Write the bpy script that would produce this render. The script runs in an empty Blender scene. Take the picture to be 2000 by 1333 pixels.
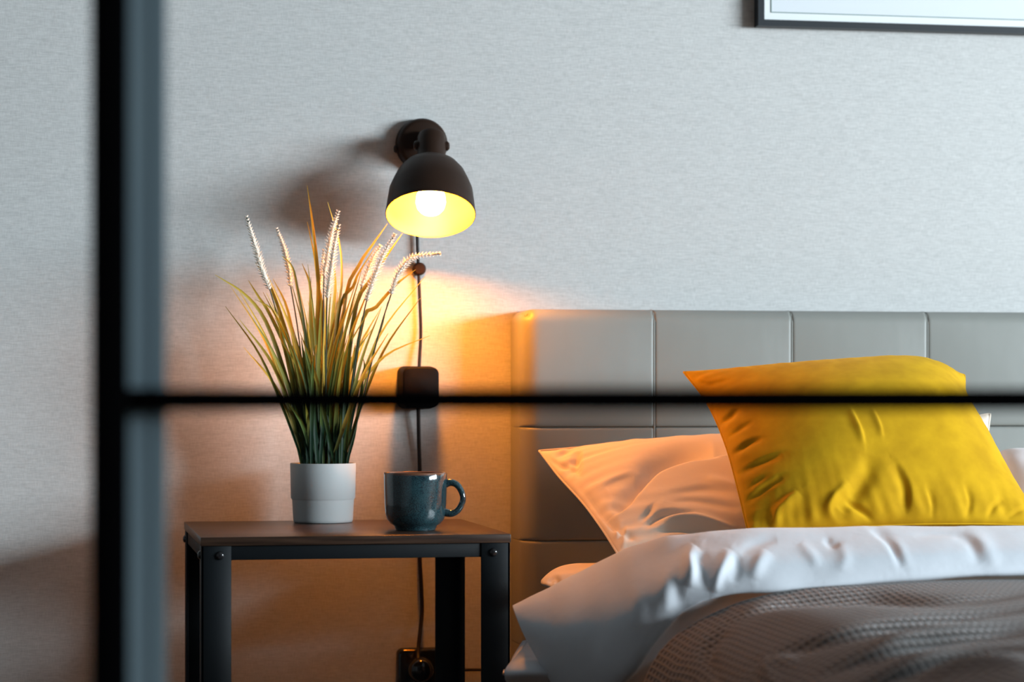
import bpy, bmesh, math, random
import numpy as np
from mathutils import Vector, Matrix
random.seed(7); rng = np.random.default_rng(7)
C = bpy.context.scene.collection
sc = bpy.context.scene
PI = math.pi

# ------------------------------------------------------------------ camera
F = 4722.0                     # focal length in pixels of the 2000 px wide frame
TH = math.radians(10.8)        # yaw to the right of the wall normal
HZ = 770.0                     # horizon row
ZC = 0.735                     # lens height
cam = bpy.data.cameras.new('camera'); co = bpy.data.objects.new('camera', cam); C.objects.link(co)
cam.sensor_width = 36.0; cam.lens = F/2000*36
cam.shift_y = (HZ-666.5)/2000
cam.clip_start = 0.05
co.location = (0, 0, ZC); co.rotation_euler = (PI/2, 0, -TH)
cam.dof.use_dof = True; cam.dof.focus_distance = 3.27; cam.dof.aperture_fstop = 3.8
sc.camera = co
# ------------------------------------------------------------------ world, window light, exposure
w = bpy.data.worlds.new('world'); sc.world = w; w.use_nodes = True
bg = w.node_tree.nodes['Background']; bg.inputs[0].default_value = (0.62, 0.78, 1.0, 1); bg.inputs[1].default_value = 0.012
la = bpy.data.lights.new('window_daylight', 'AREA'); la.shape = 'RECTANGLE'; la.size = 3.3; la.size_y = 0.85
la.energy = 750; la.color = (0.80, 0.92, 1.0)
lo = bpy.data.objects.new('window_daylight', la); C.objects.link(lo)
lo.location = (5.06, 0.15, 1.42); lo.rotation_euler = (PI/2, 0, PI/2+math.radians(0))
sc.view_settings.view_transform = 'Standard'; sc.view_settings.look = 'None'
sc.view_settings.exposure = 0.0; sc.view_settings.gamma = 1.0
sc.view_settings.use_curve_mapping = False
sc.cycles.use_denoising = True
sc.cycles.max_bounces = 10; sc.cycles.transparent_max_bounces = 12
sc.cycles.sample_clamp_indirect = 6.0

cs, sn = math.cos(TH), math.sin(TH)
def P(px, py, Y):
    """Point of the photograph's pixel at world depth Y."""
    u = (px-1000)/F; v = (HZ-py)/F
    dx, dy = sn+cs*u, cs-sn*u
    s = Y/dy
    return Vector((dx*s, Y, ZC+v*s))
def PN(px, py, Y):
    u = (px-1000)/F; v = (HZ-py)/F
    dx, dy = sn+cs*u, cs-sn*u
    s = Y/dy
    return np.stack([dx*s, Y+0*s, ZC+v*s], -1)
def PX(p):
    """World points (n,3) to pixels."""
    xr = p[..., 0]*cs-p[..., 1]*sn; zr = p[..., 0]*sn+p[..., 1]*cs
    return np.stack([1000+F*xr/zr, HZ-F*(p[..., 2]-ZC)/zr], -1)
def px_m(Z): return Z/F

# ------------------------------------------------------------------ materials
def M(name, col, rough=0.5, metal=0.0, spec=0.5, bump=None, var=None, sheen=0.0, coat=0.0, emit=None, sss=0):
    m = bpy.data.materials.new(name); m.use_nodes = True
    nt = m.node_tree; b = nt.nodes['Principled BSDF']
    b.inputs['Base Color'].default_value = (*col, 1); b.inputs['Roughness'].default_value = rough
    b.inputs['Metallic'].default_value = metal; b.inputs['Specular IOR Level'].default_value = spec
    if sheen:
        b.inputs['Sheen Weight'].default_value = sheen; b.inputs['Sheen Roughness'].default_value = 0.45
        b.inputs['Sheen Tint'].default_value = (*[min(1, c*1.3+.1) for c in col], 1)
    if coat: b.inputs['Coat Weight'].default_value = coat; b.inputs['Coat Roughness'].default_value = 0.06
    if emit: b.inputs['Emission Color'].default_value = (*emit[0], 1); b.inputs['Emission Strength'].default_value = emit[1]
    tc = nt.nodes.new('ShaderNodeTexCoord')
    def noise(scale, sc3=None, detail=4, coord='Object', rgh=0.55):
        mp = nt.nodes.new('ShaderNodeMapping'); nt.links.new(tc.outputs[coord], mp.inputs[0])
        if sc3: mp.inputs['Scale'].default_value = sc3
        n = nt.nodes.new('ShaderNodeTexNoise'); n.inputs['Scale'].default_value = scale; n.inputs['Detail'].default_value = detail
        n.inputs['Roughness'].default_value = rgh
        nt.links.new(mp.outputs[0], n.inputs[0]); return n.outputs['Fac']
    if var:   # (other colour, scale, scale3, contrast lo, hi)
        f = noise(var[1], var[2], 5)
        r = nt.nodes.new('ShaderNodeMapRange'); r.inputs[1].default_value = var[3]; r.inputs[2].default_value = var[4]
        nt.links.new(f, r.inputs[0])
        mx = nt.nodes.new('ShaderNodeMix'); mx.data_type = 'RGBA'
        mx.inputs[6].default_value = (*col, 1); mx.inputs[7].default_value = (*var[0], 1)
        nt.links.new(r.outputs[0], mx.inputs[0]); nt.links.new(mx.outputs[2], b.inputs['Base Color'])
    if bump:  # (scale, scale3, strength, distance)
        f = noise(bump[0], bump[1], 4)
        bp = nt.nodes.new('ShaderNodeBump'); bp.inputs['Strength'].default_value = bump[2]; bp.inputs['Distance'].default_value = bump[3]
        nt.links.new(f, bp.inputs['Height']); nt.links.new(bp.outputs[0], b.inputs['Normal'])
    return m

def wallpaper_mat():
    m = bpy.data.materials.new('linen_wallpaper'); m.use_nodes = True; nt = m.node_tree; b = nt.nodes['Principled BSDF']
    b.inputs['Roughness'].default_value = 0.75; b.inputs['Specular IOR Level'].default_value = 0.25
    tc = nt.nodes.new('ShaderNodeTexCoord')
    outs = []
    for scl, s3 in ((1, (90, 90, 900)), (1, (800, 800, 90)), (1, (40, 40, 420))):
        mp = nt.nodes.new('ShaderNodeMapping'); mp.inputs['Scale'].default_value = s3
        nt.links.new(tc.outputs['Object'], mp.inputs[0])
        n = nt.nodes.new('ShaderNodeTexNoise'); n.inputs['Scale'].default_value = scl; n.inputs['Detail'].default_value = 3
        nt.links.new(mp.outputs[0], n.inputs[0]); outs.append(n.outputs['Fac'])
    def mth(op, a, c):
        x = nt.nodes.new('ShaderNodeMath'); x.operation = op
        for i, q in enumerate((a, c)):
            if isinstance(q, (int, float)): x.inputs[i].default_value = q
            else: nt.links.new(q, x.inputs[i])
        return x.outputs[0]
    h = mth('ADD', mth('ADD', mth('MULTIPLY', outs[0], 0.48), mth('MULTIPLY', outs[1], 0.40)), mth('MULTIPLY', outs[2], 0.12))
    r = nt.nodes.new('ShaderNodeMapRange'); r.inputs[1].default_value = 0.36; r.inputs[2].default_value = 0.64
    nt.links.new(h, r.inputs[0])
    mx = nt.nodes.new('ShaderNodeMix'); mx.data_type = 'RGBA'
    mx.inputs[6].default_value = (0.43, 0.43, 0.42, 1); mx.inputs[7].default_value = (0.59, 0.59, 0.575, 1)
    nt.links.new(r.outputs[0], mx.inputs[0]); nt.links.new(mx.outputs[2], b.inputs['Base Color'])
    bp = nt.nodes.new('ShaderNodeBump'); bp.inputs['Strength'].default_value = 0.25; bp.inputs['Distance'].default_value = 0.0006
    nt.links.new(h, bp.inputs['Height']); nt.links.new(bp.outputs[0], b.inputs['Normal'])
    return m

def waffle_mat():
    m = bpy.data.materials.new('waffle_knit'); m.use_nodes = True; nt = m.node_tree; b = nt.nodes['Principled BSDF']
    b.inputs['Roughness'].default_value = 0.9; b.inputs['Specular IOR Level'].default_value = 0.15
    b.inputs['Sheen Weight'].default_value = 0.25
    tc = nt.nodes.new('ShaderNodeTexCoord'); sx = nt.nodes.new('ShaderNodeSeparateXYZ'); nt.links.new(tc.outputs['UV'], sx.inputs[0])
    def mth(op, a, c=0):
        x = nt.nodes.new('ShaderNodeMath'); x.operation = op
        for i, q in enumerate((a, c)):
            if isinstance(q, (int, float)): x.inputs[i].default_value = q
            else: nt.links.new(q, x.inputs[i])
        return x.outputs[0]
    a = mth('SINE', mth('MULTIPLY', sx.outputs[0], 2*PI/0.0085)); c = mth('SINE', mth('MULTIPLY', sx.outputs[1], 2*PI/0.016))
    h = mth('MAXIMUM', a, mth('MULTIPLY', c, 0.8))
    r = nt.nodes.new('ShaderNodeMapRange'); r.inputs[1].default_value = -0.7; r.inputs[2].default_value = 0.9; nt.links.new(h, r.inputs[0])
    mx = nt.nodes.new('ShaderNodeMix'); mx.data_type = 'RGBA'
    mx.inputs[6].default_value = (0.016, 0.016, 0.018, 1); mx.inputs[7].default_value = (0.098, 0.083, 0.074, 1)
    nt.links.new(r.outputs[0], mx.inputs[0]); nt.links.new(mx.outputs[2], b.inputs['Base Color'])
    bp = nt.nodes.new('ShaderNodeBump'); bp.inputs['Strength'].default_value = 0.8; bp.inputs['Distance'].default_value = 0.002
    nt.links.new(h, bp.inputs['Height']); nt.links.new(bp.outputs[0], b.inputs['Normal'])
    return m

def thin_glass(name, tint=(1, 1, 1)):
    m = bpy.data.materials.new(name); m.use_nodes = True; nt = m.node_tree; nt.nodes.remove(nt.nodes['Principled BSDF'])
    out = nt.nodes['Material Output']; tr = nt.nodes.new('ShaderNodeBsdfTransparent'); tr.inputs[0].default_value = (*tint, 1)
    gl = nt.nodes.new('ShaderNodeBsdfGlossy'); gl.inputs['Roughness'].default_value = 0.0
    fr = nt.nodes.new('ShaderNodeFresnel')
    ge = nt.nodes.new('ShaderNodeNewGeometry'); mr = nt.nodes.new('ShaderNodeMapRange')   # same thin-sheet reflectance entering and leaving
    mr.inputs[3].default_value = 1.33; mr.inputs[4].default_value = 1/1.33
    nt.links.new(ge.outputs['Backfacing'], mr.inputs[0]); nt.links.new(mr.outputs[0], fr.inputs[0])
    mx = nt.nodes.new('ShaderNodeMixShader'); nt.links.new(fr.outputs[0], mx.inputs[0])
    nt.links.new(tr.outputs[0], mx.inputs[1]); nt.links.new(gl.outputs[0], mx.inputs[2]); nt.links.new(mx.outputs[0], out.inputs[0])
    return m

def leaf_mat(name, c0, c1):
    """green blade turning straw-coloured towards its tip (UV v runs along the blade)"""
    m = M(name, c0, 0.5, spec=0.2); nt = m.node_tree; b = nt.nodes['Principled BSDF']
    tc = nt.nodes.new('ShaderNodeTexCoord'); sx = nt.nodes.new('ShaderNodeSeparateXYZ'); nt.links.new(tc.outputs['UV'], sx.inputs[0])
    r = nt.nodes.new('ShaderNodeMapRange'); r.inputs[1].default_value = 0.2; r.inputs[2].default_value = 0.7; nt.links.new(sx.outputs[1], r.inputs[0])
    mx = nt.nodes.new('ShaderNodeMix'); mx.data_type = 'RGBA'; mx.inputs[6].default_value = (*c0, 1); mx.inputs[7].default_value = (*c1, 1)
    nt.links.new(r.outputs[0], mx.inputs[0]); nt.links.new(mx.outputs[2], b.inputs['Base Color'])
    tl = nt.nodes.new('ShaderNodeBsdfTranslucent'); nt.links.new(mx.outputs[2], tl.inputs[0])
    ms = nt.nodes.new('ShaderNodeMixShader'); ms.inputs[0].default_value = 0.25
    nt.links.new(b.outputs[0], ms.inputs[1]); nt.links.new(tl.outputs[0], ms.inputs[2]); nt.links.new(ms.outputs[0], nt.nodes['Material Output'].inputs[0])
    return m

def mug_mat():
    m = M('reactive_glaze', (0.02, 0.065, 0.085), 0.12, spec=0.6, coat=0.6); nt = m.node_tree; b = nt.nodes['Principled BSDF']
    tc = nt.nodes.new('ShaderNodeTexCoord'); sx = nt.nodes.new('ShaderNodeSeparateXYZ'); nt.links.new(tc.outputs['Object'], sx.inputs[0])
    n = nt.nodes.new('ShaderNodeTexNoise'); n.inputs['Scale'].default_value = 700; n.inputs['Detail'].default_value = 4; nt.links.new(tc.outputs['Object'], n.inputs[0])
    n2 = nt.nodes.new('ShaderNodeTexNoise'); n2.inputs['Scale'].default_value = 35; nt.links.new(tc.outputs['Object'], n2.inputs[0])
    ad = nt.nodes.new('ShaderNodeMath'); ad.operation = 'MULTIPLY_ADD'; ad.inputs[1].default_value = 0.5; nt.links.new(n2.outputs[0], ad.inputs[0]); nt.links.new(n.outputs[0], ad.inputs[2])
    r = nt.nodes.new('ShaderNodeValToRGB'); e = r.color_ramp.elements
    e[0].position = 0.55; e[0].color = (0.006, 0.014, 0.02, 1); e[1].position = 0.95; e[1].color = (0.024, 0.062, 0.072, 1)
    nt.links.new(ad.outputs[0], r.inputs[0])
    rim = nt.nodes.new('ShaderNodeMapRange'); rim.inputs[1].default_value = 0.0735; rim.inputs[2].default_value = 0.0765; nt.links.new(sx.outputs[2], rim.inputs[0])
    mx = nt.nodes.new('ShaderNodeMix'); mx.data_type = 'RGBA'; mx.inputs[7].default_value = (0.16, 0.055, 0.02, 1)
    nt.links.new(rim.outputs[0], mx.inputs[0]); nt.links.new(r.outputs[0], mx.inputs[6]); nt.links.new(mx.outputs[2], b.inputs['Base Color'])
    return m

def wood_mat(name, a, c, s3, rough=0.5):
    return M(name, a, rough, spec=0.3, var=(c, 1.0, s3, 0.35, 0.68), bump=(1.0, s3, 0.15, 0.0008))

MT = {
    'wall': wallpaper_mat(),
    'plain': M('matt_wall_paint', (0.10, 0.10, 0.10), 0.85, bump=(60, None, 0.1, 0.001)),
    'ceil': M('ceiling_paint', (0.16, 0.16, 0.16), 0.9, bump=(40, None, 0.1, 0.001)),
    'floor': wood_mat('oak_floor', (0.09, 0.055, 0.03), (0.14, 0.09, 0.05), (3, 40, 3)),
    'skirt': M('white_skirting_paint', (0.7, 0.7, 0.69), 0.4, bump=(50, None, 0.05, 0.0005)),
    'black': M('black_powder_coat', (0.0008, 0.0008, 0.001), 0.8, spec=0.01, bump=(900, None, 0.1, 0.0002)),
    'strip': M('brushed_aluminium_strip', (0.14, 0.19, 0.21), 0.45, metal=0.15, var=((0.10, 0.14, 0.165), 4, (200, 200, 2), 0.3, 0.7)),
    'steel': M('charcoal_steel', (0.0045, 0.0065, 0.008), 0.55, spec=0.16, bump=(1500, None, 0.08, 0.0002)),
    'bolt': M('black_glossy_bolt', (0.01, 0.01, 0.011), 0.18, spec=0.6, bump=(300, None, 0.03, 0.0002)),
    'walnut': wood_mat('walnut_board', (0.018, 0.010, 0.007), (0.055, 0.03, 0.019), (9, 220, 220), 0.3),
    'lamp': M('dark_bronze_lacquer', (0.020, 0.010, 0.006), 0.45, spec=0.15, var=((0.025, 0.012, 0.007), 20, None, 0.3, 0.7)),
    'inner': M('bulb_yellow_lining', (0.82, 0.58, 0.11), 0.4, var=((0.78, 0.55, 0.10), 30, None, 0.3, 0.7)),  # yellow of the bulb's light is put into the lining's base colour
    'plastic': M('black_plastic', (0.0015, 0.001, 0.001), 0.6, spec=0.1, bump=(800, None, 0.05, 0.0002)),
    'socket': M('glossy_black_plastic', (0.006, 0.006, 0.006), 0.1, spec=0.6, bump=(100, None, 0.01, 0.0002)),
    'cable': M('black_rubber_cable', (0.010, 0.007, 0.006), 0.5, spec=0.25, bump=(400, None, 0.05, 0.0002)),
    'pot': M('matt_white_ceramic', (0.50, 0.53, 0.53), 0.6, spec=0.3, bump=(500, None, 0.05, 0.0002)),
    'soil': M('dark_moss_filler', (0.03, 0.035, 0.02), 0.95, bump=(200, None, 0.8, 0.004)),
    'leather': M('grey_taupe_leather', (0.235, 0.242, 0.222), 0.45, spec=0.35, var=((0.222, 0.228, 0.21), 9, (1, 1, 0.6), 0.35, 0.65), bump=(9, (1.6, 1, 0.8), 0.18, 0.005)),
    'white2': M('cool_white_cotton', (0.72, 0.70, 0.72), 0.85, spec=0.2, sheen=0.15, bump=(28, (1, 1, 1.6), 0.25, 0.003)),
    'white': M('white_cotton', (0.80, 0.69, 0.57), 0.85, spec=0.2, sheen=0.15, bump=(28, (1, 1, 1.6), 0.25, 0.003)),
    'duvet': M('pale_grey_cotton', (0.60, 0.63, 0.67), 0.8, spec=0.25, sheen=0.2, bump=(24, (1, 1, 0.7), 0.3, 0.004)),
    'velvet': M('mustard_velvet', (0.60, 0.34, 0.008), 0.85, spec=0.12, sheen=0.2, var=((0.46, 0.25, 0.005), 26, None, 0.35, 0.7), bump=(40, None, 0.25, 0.002)),
    'waffle': waffle_mat(),
    'frame': M('dark_grey_picture_frame', (0.016, 0.020, 0.024), 0.45, spec=0.3, bump=(300, (1, 1, 20), 0.05, 0.0003)),
    'mat': M('white_mount_card', (0.74, 0.77, 0.77), 0.8, bump=(900, None, 0.03, 0.0002)),
    'print': M('pale_print_paper', (0.64, 0.68, 0.71), 0.8, bump=(900, None, 0.03, 0.0002)),
    'line': M('sage_ink', (0.12, 0.20, 0.18), 0.8, bump=(900, None, 0.03, 0.0002)),
    'glass': thin_glass('clear_glass'),
    'mug': mug_mat(),
    'brush': M('cream_bristle', (0.88, 0.82, 0.70), 0.7, sheen=0.2, var=((0.92, 0.87, 0.78), 60, None, 0.3, 0.7)),
    'stalk': M('dark_green_stalk', (0.02, 0.04, 0.02), 0.5, bump=(300, None, 0.1, 0.0003)),
    'chrome': M('polished_chrome', (0.9, 0.9, 0.92), 0.08, metal=1.0, bump=(200, None, 0.01, 0.0001)),
}
LEAVES = [leaf_mat('deep_green_blade', (0.010, 0.035, 0.018), (0.09, 0.14, 0.03)),  # second colours carry the lamp's golden light on the upper blades
          leaf_mat('mid_green_blade', (0.018, 0.05, 0.018), (0.26, 0.24, 0.035)),
          leaf_mat('olive_blade', (0.04, 0.065, 0.015), (0.50, 0.38, 0.05)),
          leaf_mat('lamplit_straw_blade', (0.08, 0.08, 0.018), (0.75, 0.50, 0.07))]

# ------------------------------------------------------------------ helpers
def tag(o, label=None, cat=None, group=None, kind=None):
    if label: o['label'] = label
    if cat: o['category'] = cat
    if group: o['group'] = group
    if kind: o['kind'] = kind
    return o
def empty(name, loc, label, cat, group=None):
    o = bpy.data.objects.new(name, None); C.objects.link(o); o.location = loc; o.empty_display_size = 0.05
    return tag(o, label, cat, group)
def link(name, me, mat, parent=None, smooth=True):
    o = bpy.data.objects.new(name, me); C.objects.link(o)
    if mat: me.materials.append(mat)
    if smooth: me.polygons.foreach_set('use_smooth', [True]*len(me.polygons))
    if parent is not None:
        o.parent = parent
        w0 = Vector((0, 0, 0)); q = parent
        while q is not None: w0 += q.location; q = q.parent
        o.location = -w0
        # recentre on its own mesh so every object has a sensible origin
    if len(me.vertices):
        a = np.empty(len(me.vertices)*3); me.vertices.foreach_get('co', a); a = a.reshape(-1, 3)
        c = Vector(((a[:, 0].min()+a[:, 0].max())/2, (a[:, 1].min()+a[:, 1].max())/2, a[:, 2].min()))
        me.transform(Matrix.Translation(-c)); o.location = o.location+c
    return o
def from_bm(name, bm, mat, parent=None, smooth=False):
    me = bpy.data.meshes.new(name); bm.normal_update(); bm.to_mesh(me); bm.free()
    return link(name, me, mat, parent, smooth)
def auto(o, ang=35):
    me = o.data
    bm = bmesh.new(); bm.from_mesh(me)
    for e in bm.edges:
        if len(e.link_faces) == 2 and e.calc_face_angle(0) > math.radians(ang): e.smooth = False
    for f in bm.faces: f.smooth = True
    bm.to_mesh(me); bm.free(); return o
def add_box(bm, x0, x1, y0, y1, z0, z1, bevel=0, seg=2):
    r = bmesh.ops.create_cube(bm, size=1); vs = r['verts']
    bmesh.ops.scale(bm, vec=(x1-x0, y1-y0, z1-z0), verts=vs); bmesh.ops.translate(bm, vec=((x0+x1)/2, (y0+y1)/2, (z0+z1)/2), verts=vs)
    if bevel:
        es = list({e for v in vs for e in v.link_edges}); bmesh.ops.bevel(bm, geom=es, offset=bevel, segments=seg, profile=0.5, affect='EDGES')
def box(name, x0, x1, y0, y1, z0, z1, mat, parent=None, bevel=0, seg=2):
    bm = bmesh.new(); add_box(bm, x0, x1, y0, y1, z0, z1, bevel, seg)
    return auto(from_bm(name, bm, mat, parent), 50)
def lathe(name, prof, mat, parent=None, origin=(0, 0, 0), axis=(0, 0, 1), n=64, closed=False):
    """prof: list of (radius, height along the axis)"""
    ax = Vector(axis).normalized(); q = Vector((0, 0, 1)).rotation_difference(ax); o = Vector(origin)
    bm = bmesh.new(); rings = []
    for r, h in prof:
        if r < 1e-6: rings.append([bm.verts.new(o+q@Vector((0, 0, h)))])
        else: rings.append([bm.verts.new(o+q@Vector((r*math.cos(2*PI*k/n), r*math.sin(2*PI*k/n), h))) for k in range(n)])
    for a, b in zip(rings, rings[1:]):
        for k in range(n):
            k2 = (k+1) % n
            if len(a) == 1 and len(b) == 1: continue
            if len(a) == 1: bm.faces.new((a[0], b[k], b[k2]))
            elif len(b) == 1: bm.faces.new((a[k], a[k2], b[0]))
            else: bm.faces.new((a[k], a[k2], b[k2], b[k]))
    bmesh.ops.recalc_face_normals(bm, faces=bm.faces)
    return auto(from_bm(name, bm, mat, parent), 40)
def catmull(pts, n):
    pts = np.array(pts, float); k = len(pts)
    ext = np.vstack([2*pts[0]-pts[1], pts, 2*pts[-1]-pts[-2]])
    t = np.linspace(0, k-1, n); i = np.minimum(t.astype(int), k-2); f = (t-i)[:, None]
    p0, p1, p2, p3 = ext[i], ext[i+1], ext[i+2], ext[i+3]
    return 0.5*((2*p1)+(-p0+p2)*f+(2*p0-5*p1+4*p2-p3)*f**2+(-p0+3*p1-3*p2+p3)*f**3)
def add_tube(bm, pts, r, n=8, cap=True, rr=None):
    pts = [Vector(p) for p in pts]; rings = []
    up = Vector((0, 0, 1)); t0 = (pts[1]-pts[0]).normalized()
    if abs(t0.z) > .9: up = Vector((1, 0, 0))
    s = t0.cross(up).normalized()
    for i, p in enumerate(pts):
        t = (pts[min(i+1, len(pts)-1)]-pts[max(i-1, 0)]).normalized()
        s = (s-t*s.dot(t)).normalized(); b = t.cross(s); ri = rr[i] if rr is not None else r
        rings.append([bm.verts.new(p+s*ri*math.cos(2*PI*k/n)+b*ri*math.sin(2*PI*k/n)) for k in range(n)])
    for a, b in zip(rings, rings[1:]):
        for k in range(n): bm.faces.new((a[k], a[(k+1) % n], b[(k+1) % n], b[k]))
    if cap: bm.faces.new(rings[0][::-1]); bm.faces.new(rings[-1])
def tube(name, pts, r, mat, parent=None, n=10, rr=None):
    bm = bmesh.new(); add_tube(bm, pts, r, n, rr=rr); bmesh.ops.recalc_face_normals(bm, faces=bm.faces)
    return from_bm(name, bm, mat, parent, True)
def rbox(name, cx, cz, wx, wz, y0, y1, r, mat, parent=None, taper=0.0, ed=0.003):
    """rounded-corner plate standing on the wall, y1 at the wall, y0 towards the room"""
    bm = bmesh.new(); rings = []
    for (y, s) in ((y1, 0), (y0+ed, -taper), (y0+ed*.3, -taper-ed*.3), (y0, -taper-ed)):
        ring = []
        hx, hz = wx/2+s, wz/2+s
        for (qx, qz, a0) in ((1, 1, 0), (-1, 1, 90), (-1, -1, 180), (1, -1, 270)):
            for k in range(7):
                a = math.radians(a0+15*k); ring.append(bm.verts.new((cx+qx*(hx-r)+r*math.cos(a), y, cz+qz*(hz-r)+r*math.sin(a))))
        rings.append(ring)
    n = len(rings[0])
    for a, b in zip(rings, rings[1:]):
        for k in range(n): bm.faces.new((a[k], a[(k+1) % n], b[(k+1) % n], b[k]))
    bm.faces.new(rings[0]); bm.faces.new(rings[-1])
    bmesh.ops.recalc_face_normals(bm, faces=bm.faces)
    return auto(from_bm(name, bm, mat, parent), 50)

# ---- cloth: smooth grids with folds --------------------------------------------------
def grid_normals(G):
    du = np.gradient(G, axis=1); dv = np.gradient(G, axis=0)
    n = np.cross(du, dv); n /= np.linalg.norm(n, axis=-1, keepdims=True)+1e-12
    return n
def fold_field(pp, folds):
    """pp: pixel positions (h,w,2); fold = (points, amplitude in metres, width left of the line, width right of it)"""
    H = np.zeros(pp.shape[:2])
    for pts, amp, wl, wr in folds:
        c = catmull(pts, 24) if len(pts) > 2 else np.linspace(pts[0], pts[1], 12)
        seg = c[1:]-c[:-1]; L = np.linalg.norm(seg, axis=1); cum = np.concatenate([[0], np.cumsum(L)]); tot = cum[-1]
        m = max(wl, wr)*3.0
        sel = (pp[..., 0] > c[:, 0].min()-m) & (pp[..., 0] < c[:, 0].max()+m) & (pp[..., 1] > c[:, 1].min()-m) & (pp[..., 1] < c[:, 1].max()+m)
        q = pp[sel]
        if len(q) == 0: continue
        best = np.full(len(q), 1e9); sd = np.zeros(len(q)); al = np.zeros(len(q))
        for i in range(len(seg)):
            d = q-c[i]; t = np.clip((d@seg[i])/(L[i]**2+1e-9), 0, 1)
            r = d-t[:, None]*seg[i]; dist = np.linalg.norm(r, axis=1)
            s = np.sign(seg[i][0]*d[:, 1]-seg[i][1]*d[:, 0])
            k = dist < best; best[k] = dist[k]; sd[k] = s[k]; al[k] = (cum[i]+t[k]*L[i])/tot
        wd = np.where(sd < 0, wl, wr)
        H[sel] += amp*np.exp(-(best/wd)**2)*np.sin(PI*np.clip(al, 0.02, 0.98))**0.7
    return H
def soft_noise(u, v, k, seed, n=14):
    r = np.random.default_rng(seed); h = 0
    for _ in range(n):
        a = r.uniform(0, 2*PI); f = k*r.uniform(.5, 1.6)
        h = h+np.sin(f*(u*math.cos(a)+v*math.sin(a))+r.uniform(0, 2*PI))
    return h/math.sqrt(n)
def sheet_mesh(name, G, thick=0.0, n=None, closed=False):
    h, w_ = G.shape[:2]
    V = G.reshape(-1, 3); idx = np.arange(h*w_).reshape(h, w_)
    q = np.stack([idx[:-1, :-1], idx[:-1, 1:], idx[1:, 1:], idx[1:, :-1]], -1).reshape(-1, 4)
    # uv by arc length
    du = np.concatenate([np.zeros((h, 1)), np.cumsum(np.linalg.norm(np.diff(G, axis=1), axis=-1), 1)], 1)
    dv = np.concatenate([np.zeros((1, w_)), np.cumsum(np.linalg.norm(np.diff(G, axis=0), axis=-1), 0)], 0)
    uv = np.stack([du, dv], -1).reshape(-1, 2)
    if thick > 0:
        Nn = n if n is not None else grid_normals(G)
        V2 = (G-Nn*thick).reshape(-1, 3); o = h*w_
        q2 = q[:, ::-1]+o
        b = np.concatenate([idx[0, :], idx[1:, -1], idx[-1, -2::-1], idx[-2:0:-1, 0]])
        bn = np.roll(b, -1)
        side = np.stack([bn, b, b+o, bn+o], -1)
        V = np.vstack([V, V2]); q = np.vstack([q, q2, side]); uv = np.vstack([uv, uv])
    me = bpy.data.meshes.new(name); me.from_pydata(V.tolist(), [], q.tolist())
    ul = me.uv_layers.new(name='UVMap'); li = np.empty(len(me.loops), int); me.loops.foreach_get('vertex_index', li)
    ul.data.foreach_set('uv', uv[li].ravel()); me.update()
    return me
def loft(rows, nu, nv):
    """rows of (px,py,Y) control points -> dense grid of world points, catmull both ways"""
    R = [catmull(r, nu) for r in rows]
    R = np.array(R)                                   # rows, nu, 3
    G = np.stack([catmull(R[:, i], nv) for i in range(nu)], 1)
    return PN(G[..., 0], G[..., 1], G[..., 2])
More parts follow.
